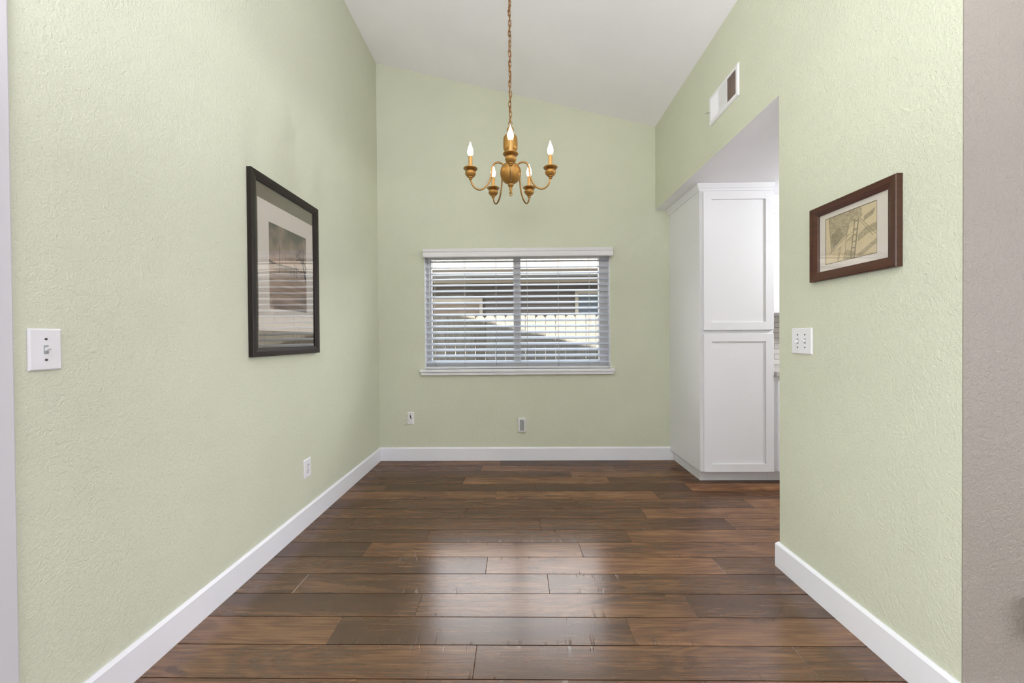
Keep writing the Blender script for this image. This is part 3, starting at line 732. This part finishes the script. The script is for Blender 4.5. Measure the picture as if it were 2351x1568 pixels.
# chain: the electrical wire threads through oval links
zt = zc_ - .045
b = MB(); wob = lambda z: (HX + .0035*math.sin(z*41), HY + .0035*math.cos(z*41))
zz = np.linspace(2.505, zt + .02, 90)
b.tube([(*wob(z), z) for z in zz], .0022, 6); chain = b.build('chain', M['bronze'], t)
proto = None; z = 2.536; i = 0
lk = [(.0078*math.cos(a), .0115*(1 if math.sin(a) > 0 else -1) + .0085*math.sin(a)) for a in np.linspace(0, 2*PI, 25)[:-1]]
while z < zt + .02:
    if proto is None:
        o = proto = MB().tube([(u, 0, v) for u, v in lk], .0024, 8, closed=True).build('chain_link', M['bronze'], None)
        o.parent = chain
    else:
        o = proto.copy(); COL.objects.link(o); o.parent = chain
    sway = .0022*math.sin(i*1.7)
    o.location = Vector((HX + sway, HY, z)) - Vector(t.location)
    o.rotation_euler = (0, .07*math.sin(i*2.3), (0 if i % 2 else PI/2) + .45 + .25*math.sin(i*.9))
    z += .0306; i += 1
cp = smooth_prof([(.008, zt - .022), (.012, zt - .012), (.045, zt), (.060, zt + .020), (.062, zt + .03)], 5)
MB().lathe(cp, HX, HY).build('ceiling_canopy', M['gold'], t)

# ------------------------------------------------------------------ outdoors through the window
GZ = -.30
b = MB().box(-30, 40, .15, 40, GZ - .2, GZ)
struct(b.build('ground', M['asphalt']), 'bare side yard ground outside the window', 'ground')
FY = 1.75
f = thing('wood_fence', 'weathered dog-eared wooden fence outside the window', 'fence', (1.4, FY, GZ))
b = MB(); x = -5.2; i = 0
while x < 8:
    wdt = .139; top = 1.545 + .012*math.sin(i*2.1) + .006*math.cos(i*5.3); dy = .004*math.sin(i*3.7)
    b.prism([(x, GZ), (x + wdt, GZ), (x + wdt, top - .035), (x + wdt - .035, top), (x + .035, top), (x, top - .035)], 1, FY + dy, FY + dy + .018)
    x += .1455; i += 1
b.build('picket_panel', M['fence'], f)
for z in (.15, 1.15): MB().box(-5.2, 8, FY + .0225, FY + .06, z, z + .09).build('rail', M['fence'], f)
for x in (-5.0, -2.6, -.2, 2.2, 4.6, 7.0): MB().box(x, x + .09, FY + .0605, FY + .15, GZ, 1.48).build('post', M['fence'], f)

hs = thing('neighbour_house', 'brown stucco house with a pale roof beyond the fence', 'house', (1.4, 5, GZ))
HYW, EY = 3.65, 3.12
MB().box(-9, 11, HYW, 9, GZ, 2.30).build('wall', M['stucco'], hs)
b = MB().prism([(EY, 2.40), (9, 2.40 + .36*(9 - EY)), (9, 2.40 + .36*(9 - EY) + .05), (EY - .02, 2.45)], 0, -9.5, 11.5); b.build('roof', M['roof'], hs)
MB().box(-9.5, 11.5, EY - .0, EY + .03, 2.215, 2.43).build('fascia', M['fascia'], hs)
MB().box(-9.5, 11.5, EY + .03, HYW, 2.27, 2.30).build('soffit', M['fascia'], hs)
b = MB().prism([(EY - .001, 2.305), (EY - .07, 2.305), (EY - .085, 2.335), (EY - .095, 2.385), (EY - .085, 2.39), (EY - .001, 2.39)], 0, -9.5, 11.5); b.build('gutter', M['gutter'], hs)
for (x0, x1, z0, z1) in ((-.36, .70, .9, 1.985), (2.50, 3.5, .8, 2.12)):
    b = MB(); k = .06
    b.box(x0, x0 + k, HYW - .035, HYW - .001, z0, z1); b.box(x1 - k, x1, HYW - .035, HYW - .001, z0, z1); b.box(x0 + k, x1 - k, HYW - .035, HYW - .001, z1 - k, z1); b.box(x0 + k, x1 - k, HYW - .035, HYW - .001, z0, z0 + k)
    wn = b.build('window', M['house_trim'], hs)
    MB().box(x0 + k, x1 - k, HYW - .012, HYW - .002, z0 + k, z1 - k).build('window_pane', M['curtain_glass' if x0 < 0 else 'house_glass'], wn)

# ------------------------------------------------------------------ light
wd = bpy.data.worlds.new('World'); S.world = wd; wd.use_nodes = True
nt = wd.node_tree; bg = nt.nodes['Background']; tc = N(nt, 'ShaderNodeTexCoord'); sx = N(nt, 'ShaderNodeSeparateXYZ')
L(nt, tc.outputs['Generated'], sx.inputs[0])      # hazy sky: bright near the horizon, bluer overhead
L(nt, ramp(nt, sx.outputs['Z'], [(0, (1, .99, .97, 1)), (.60, (.95, .97, 1, 1)), (.69, (.15, .22, .33, 1)), (1, (.10, .17, .29, 1))]), bg.inputs['Color'])
bg.inputs['Strength'].default_value = 5.4
def light(name, kind, loc, target, energy, color=(1,1,1), **k):
    d = bpy.data.lights.new(name, kind); d.energy = energy; d.color = color
    for a, v in k.items(): setattr(d, a, v)
    o = bpy.data.objects.new(name, d); COL.objects.link(o); o.location = loc
    o.rotation_euler = (Vector(target) - Vector(loc)).to_track_quat('-Z', 'Y').to_euler()
    return o
sun = light('sun', 'SUN', (0, -10, 20), (0, -10 + 1.15, 20 - 2.45), 60, (1, .95, .85), angle=.009)
FILL_TINT = (.95, .965, 1.09)
light('rear_fill', 'AREA', (2.2, YB + .12, 1.6), (2.2, 0, 1.6), 16, FILL_TINT, shape='RECTANGLE', size=3.6, size_y=2.1)  # added area lamp at the windowless rear wall, lights the room from behind
light('right_fill', 'AREA', (XR - .12, -5.4, 1.4), (0, -5.4, 1.3), 64, FILL_TINT, shape='RECTANGLE', size=2.6, size_y=2.1, spread=math.radians(150))  # added lamp inside the closed right wall, brightens the left wall
light('left_fill', 'AREA', (.12, -4.85, 1.3), (3, -4.85, 1.2), 49, FILL_TINT, shape='RECTANGLE', size=2.2, size_y=1.8, spread=math.radians(140))  # lamp added by the left wall to brighten the right one; no window there
light('ceiling_bounce_fill', 'AREA', (1.37, -4.9, 1.75), (1.37, -4.899, 3.5), 168, (.97, .965, 1.06), shape='DISK', size=1.6)  # unseen lamp added behind the camera, bounces light off the ceiling
light('kitchen_fill', 'POINT', (4.7, -1.3, HO - .22), (4.7, -1.3, 0), 80, (.97, .985, 1.03), shadow_soft_size=.15)  # added point lamp out of view, brightens the kitchen; no fixture built

# ------------------------------------------------------------------ camera
F = 865.; yaw, pit, rol = .0142, .008, -.0074
def ray(u, v):
    c, s = math.cos(rol), math.sin(rol); u, v = c*u + s*v, -s*u + c*v
    d = [u/F, 1, -v/F]
    c, s = math.cos(pit), math.sin(pit); y, z = c*d[1] + s*d[2], -s*d[1] + c*d[2]
    c, s = math.cos(yaw), math.sin(yaw); return Vector((c*d[0] - s*y, s*d[0] + c*y, z))
fwd = ray(0, 0); rt = (ray(1, 0) - fwd).normalized(); up = (fwd - ray(0, 1)).normalized()
cd = bpy.data.cameras.new('camera'); co = bpy.data.objects.new('camera', cd); COL.objects.link(co)
mm = Matrix.Identity(4)
for i, v in enumerate((rt, up, -fwd.normalized())):
    for r in range(3): mm[r][i] = v[r]
mm.translation = Vector((1.3716, -3.7079, 1.2)); co.matrix_world = mm
cd.sensor_fit = 'HORIZONTAL'; cd.sensor_width = 36; cd.lens = 36 * F / 2351; cd.clip_start = .02
S.camera = co
S.view_settings.view_transform = 'Standard'; S.view_settings.look = 'None'; S.view_settings.gamma = 1; S.view_settings.exposure = .34
S.view_settings.use_curve_mapping = False
try:
    S.cycles.use_denoising = True; S.cycles.max_bounces = 10; S.cycles.diffuse_bounces = 6; S.cycles.transparent_max_bounces = 12
    S.cycles.sample_clamp_indirect = 6
except Exception: pass
